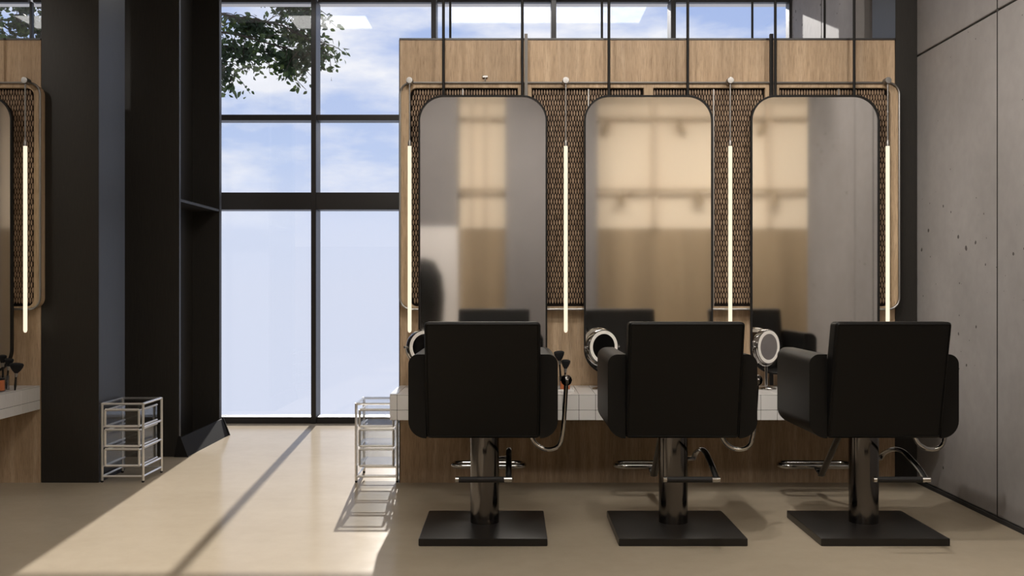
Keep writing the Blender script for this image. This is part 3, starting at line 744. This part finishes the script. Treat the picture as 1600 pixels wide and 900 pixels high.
# ------------------------------------------------------------------ acrylic drawer carts
def cart(loc, label, first=None):
    if first: return dup(first, loc, label)
    t = thing('drawer_cart', label, 'drawer cart', loc, 0, 'clear drawer carts')
    hx, D, H = 0.137, 0.36, 0.53; r = 0.0075
    def bar(bm, a, b, rr=r): return add_tube(bm, [a, b], rr*1.25, seg=4, side=None)
    bm = bm_new()
    for x in (-hx, hx):
        for y in (0.0, D): bar(bm, (x, y, 0.012), (x, y, H))
        for z in (0.040, 0.105, 0.235, 0.368, H-0.006): bar(bm, (x, 0, z), (x, D, z), r*0.8)
    for y in (0.0, D):
        for z in (0.040, H-0.006): bar(bm, (-hx, y, z), (hx, y, z), r*0.8)
    obj('frame', bm, 'cart_chrome', t)
    obj('top_sheet', box(-hx, hx, 0, D, H, H+0.006), 'acrylic', t, smooth=False)
    for x in (-hx, hx):
        for y in (0.0, D): obj('foot', lathe([(0.007, 0.0), (0.009, 0.002), (0.009, 0.010), (0.005, 0.013)], 12, Matrix.Translation((x, y, 0))), 'rubber', t)
    for z0 in (0.112, 0.243, 0.376):
        z1 = z0+0.110; bx = hx-0.024; ya, yb = -0.004, D-0.02
        bm = bm_new()
        add_box(bm, -bx, bx, ya, yb, z0, z0+0.004)
        for x in (-bx, bx-0.003): add_box(bm, x, x+0.003, ya, yb, z0, z1-0.01)
        for y in (ya, yb-0.003): add_box(bm, -bx, bx, y, y+0.003, z0, z1-0.01)
        d = obj('drawer', bm, 'acrylic', t, smooth=False)
        lp = [(-bx, ya-0.005, z0), (bx, ya-0.005, z0), (bx, ya-0.005, z1), (-bx, ya-0.005, z1)]
        bm = bm_new()
        for p, q in zip(lp, lp[1:]+lp[:1]): bar(bm, p, q, r*0.9)
        for x in (-bx, bx): bar(bm, (x, ya, z1-0.004), (x, yb, z1-0.004), r*0.7); bar(bm, (x, ya, z0), (x, yb, z0), r*0.7)
        obj('chrome_edge', bm, 'cart_chrome', d)
    return t
ct = cart((-2.605, 6.85, 0), 'clear acrylic drawer cart with chrome frame beside the wide black column')
cart((-0.905, 6.85, 0), 'clear acrylic drawer cart with chrome frame beside the oak partition, standing in sun', ct)

# ------------------------------------------------------------------ what the mirrors show behind the viewer
def rail(z, x0, x1, heads, label, shadow_bars=()):  # each rail stands for track shadows on the rear wall
    cx = (x0+x1)/2; h = (x1-x0)/2
    t = thing('shadow_rail', label, 'shadow rail', (cx, -0.86, z), 0, 'track shadows on the cream wall')
    obj('bar', box(-h, h, -0.02, 0.02, -0.022, 0.022, 0.004, 1), 'rail_shade', t)  # bars and spot heads carry the tone of track shadows on the wall
    for x in (-h*0.8, h*0.8): obj('shadow_bracket', box(x-0.02, x+0.02, -0.14, -0.02, -0.02, 0.02), 'rail_shade', t)
    for xx in shadow_bars: obj('post', box(px(xx, ms)-cx-0.035, px(xx, ms)-cx+0.035, -0.10, -0.06, 2.14-z, 3.88-z), 'bar_shade', t)  # upright bars stand for faint shadows, built in a darker tan
    for (x, tilt) in heads:
        hd = obj('spot_shadow', lathe([(0.0, -0.17), (0.045, -0.168), (0.048, -0.02), (0.03, 0.0), (0.0, 0.004)], 20, Matrix.Translation((x-cx, 0, -0.06)) @ Matrix.Rotation(tilt, 4, 'Y')), 'rail_shade', t)
        obj('stem', tube([(x-cx, 0, -0.07), (x-cx, 0, -0.02)], 0.012, seg=8), 'rail_shade', hd)
ms = 1600/(2*MY+0.86)
ZU, ZL = 1.3+265/ms, 1.3+153/ms
rail(ZU, 1.18, 6.2, [(px(950, ms), 0.2), (px(1060, ms), -0.5), (px(1195, ms), 0.3)], 'upper track shadow rail reflected across the second and third mirror', (1025, 1205))
rail(ZL, 1.18, 6.2, [(px(972, ms), 0.15), (px(1088, ms), -0.5), (px(1212, ms), 0.1)], 'lower track shadow rail with three spot shadows reflected in second and third mirror')
rail(ZU, -0.735, -0.095, [], 'short upper shadow tone rail reflected in the first mirror', (737, 758))
rail(ZL, -0.735, -0.095, [], 'short lower shadow tone rail reflected in the first mirror')
t = thing('hood_dryer', 'dark rounded shape reflected at the left edge of the first mirror', 'hood dryer', (-1.08, 0.9, 0))
obj('base', lathe([(0.26, 0.0), (0.26, 0.03), (0.05, 0.05), (0.0, 0.05)], 28), 'black_metal', t)
obj('stand', tube([(0, 0, 0.04), (0, 0, 0.8)], 0.03, seg=14), 'black_metal', t)
obj('hood', lathe([(0.0, 0.72), (0.16, 0.74), (0.24, 0.9), (0.26, 1.2), (0.23, 1.45), (0.14, 1.62), (0.0, 1.67)], 32), 'leather', t)

# ------------------------------------------------------------------ the tree outside
struct('ground', box(-6.9, -5.3, 12.6, 14.2, -0.12, 0.0), 'paving', label='paving below the tree outside', cat='ground')
def tree():
    rnd = random.Random(11)
    t = thing('tree', 'leafy tree outside the window, branches hanging in from upper left', 'tree', (-6.1, 13.4, 0))
    base = Vector((-6.1, 13.4, 0))
    bm = bm_new()
    add_tube(bm, [(0, 0, 0), (0.08, 0.05, 1.8), (-0.05, 0, 3.4), (0.1, 0.0, 5.2), (0.0, 0.1, 7.0)], [0.2, 0.07], seg=12, smooth=5)
    fol = bm_new()
    def leaf(p, size):
        d = Vector((rnd.uniform(-1, 1), rnd.uniform(-1, 1), rnd.uniform(-1.1, 0.35))).normalized()
        s = d.cross(Vector((rnd.uniform(-1, 1), rnd.uniform(-1, 1), rnd.uniform(-1, 1)))).normalized(); n = d.cross(s)
        q = [p, p+d*size*0.35+s*size*0.30+n*size*0.08, p+d*size*0.7+s*size*0.22+n*size*0.05, p+d*size, p+d*size*0.7-s*size*0.22+n*size*0.05, p+d*size*0.35-s*size*0.30+n*size*0.08]
        v = [fol.verts.new(c) for c in q]; fol.faces.new((v[0], v[1], v[2], v[3])); fol.faces.new((v[0], v[3], v[4], v[5]))
    def branch(pts, r, nleaf, spread, twigs):
        P = smooth_path(pts, 6); add_tube(bm, P, [r*0.6, 0.005], seg=7)
        for k in range(twigs):
            i = rnd.randint(len(P)//4, len(P)-1); a = P[i]
            e = a+Vector((rnd.gauss(0.12, spread), rnd.gauss(0, spread*0.7), rnd.gauss(-0.16, spread*0.55)))
            mid = (a+e)/2+Vector((0, 0, 0.06)); add_tube(bm, [a, mid, e], [0.008, 0.003], seg=4, smooth=3)
            for j in range(nleaf):
                f = rnd.random(); c = a.lerp(e, f**0.7)+Vector((rnd.gauss(0, 0.05), rnd.gauss(0, 0.06), rnd.gauss(-0.02, 0.045)))
                leaf(c, rnd.uniform(0.06, 0.11))
    def W(x, y, d): return Vector(((x-800)/1600*d, d, 1.3+(450-y)/1600*d))-base
    # branches reaching to the right, drawn as targets on the plane of the tree
    t0 = Vector((0.0, 0, 4.3)); t1 = Vector((0.05, 0, 5.0)); t2 = Vector((0, 0, 5.8))
    branch([t0, W(230, 60, 13.2), W(330, 70, 13.0), W(410, 80, 12.9), W(455, 88, 12.8)], 0.05, 16, 0.20, 50)
    branch([t1, W(240, 0, 13.3), W(360, 25, 13.2), W(440, 40, 13.2), W(495, 70, 13.1)], 0.05, 17, 0.19, 60)
    branch([t1, W(260, -60, 13.6), W(380, -30, 13.5), W(470, 10, 13.4), W(470, 22, 13.4)], 0.05, 16, 0.18, 56)
    branch([t0, W(220, 70, 13.1), W(300, 85, 12.9), W(345, 100, 12.8), W(356, 118, 12.8)], 0.04, 13, 0.13, 22)
    branch([t0, W(240, 60, 12.8), W(340, 50, 12.6), W(420, 68, 12.6), W(470, 84, 12.5)], 0.04, 13, 0.16, 26)
    branch([W(440, 40, 13.2), W(480, 62, 13.1), W(503, 78, 13.1), W(513, 86, 13.1)], 0.012, 5, 0.06, 7)
    branch([t2, W(300, -140, 13.9), W(420, -110, 13.8), W(500, -60, 13.8)], 0.05, 14, 0.25, 34)
    # towards the left edge
    branch([t0, W(60, 40, 13.5), W(20, 30, 13.3), W(-60, 40, 13.2)], 0.05, 15, 0.24, 34)
    branch([t1, W(80, 0, 13.6), W(30, 5, 13.5), W(-60, 0, 13.4)], 0.05, 15, 0.24, 34)
    branch([t2, W(80, -80, 13.6), W(0, -60, 13.5), W(-90, -40, 13.4)], 0.05, 14, 0.26, 30)
    branch([t2, W(150, -160, 13.6), W(170, -200, 13.4), W(190, -230, 13.3)], 0.05, 14, 0.35, 36)
    obj('trunk', bm, 'bark', t); obj('foliage', fol, 'leaf', t, smooth=False)
tree()
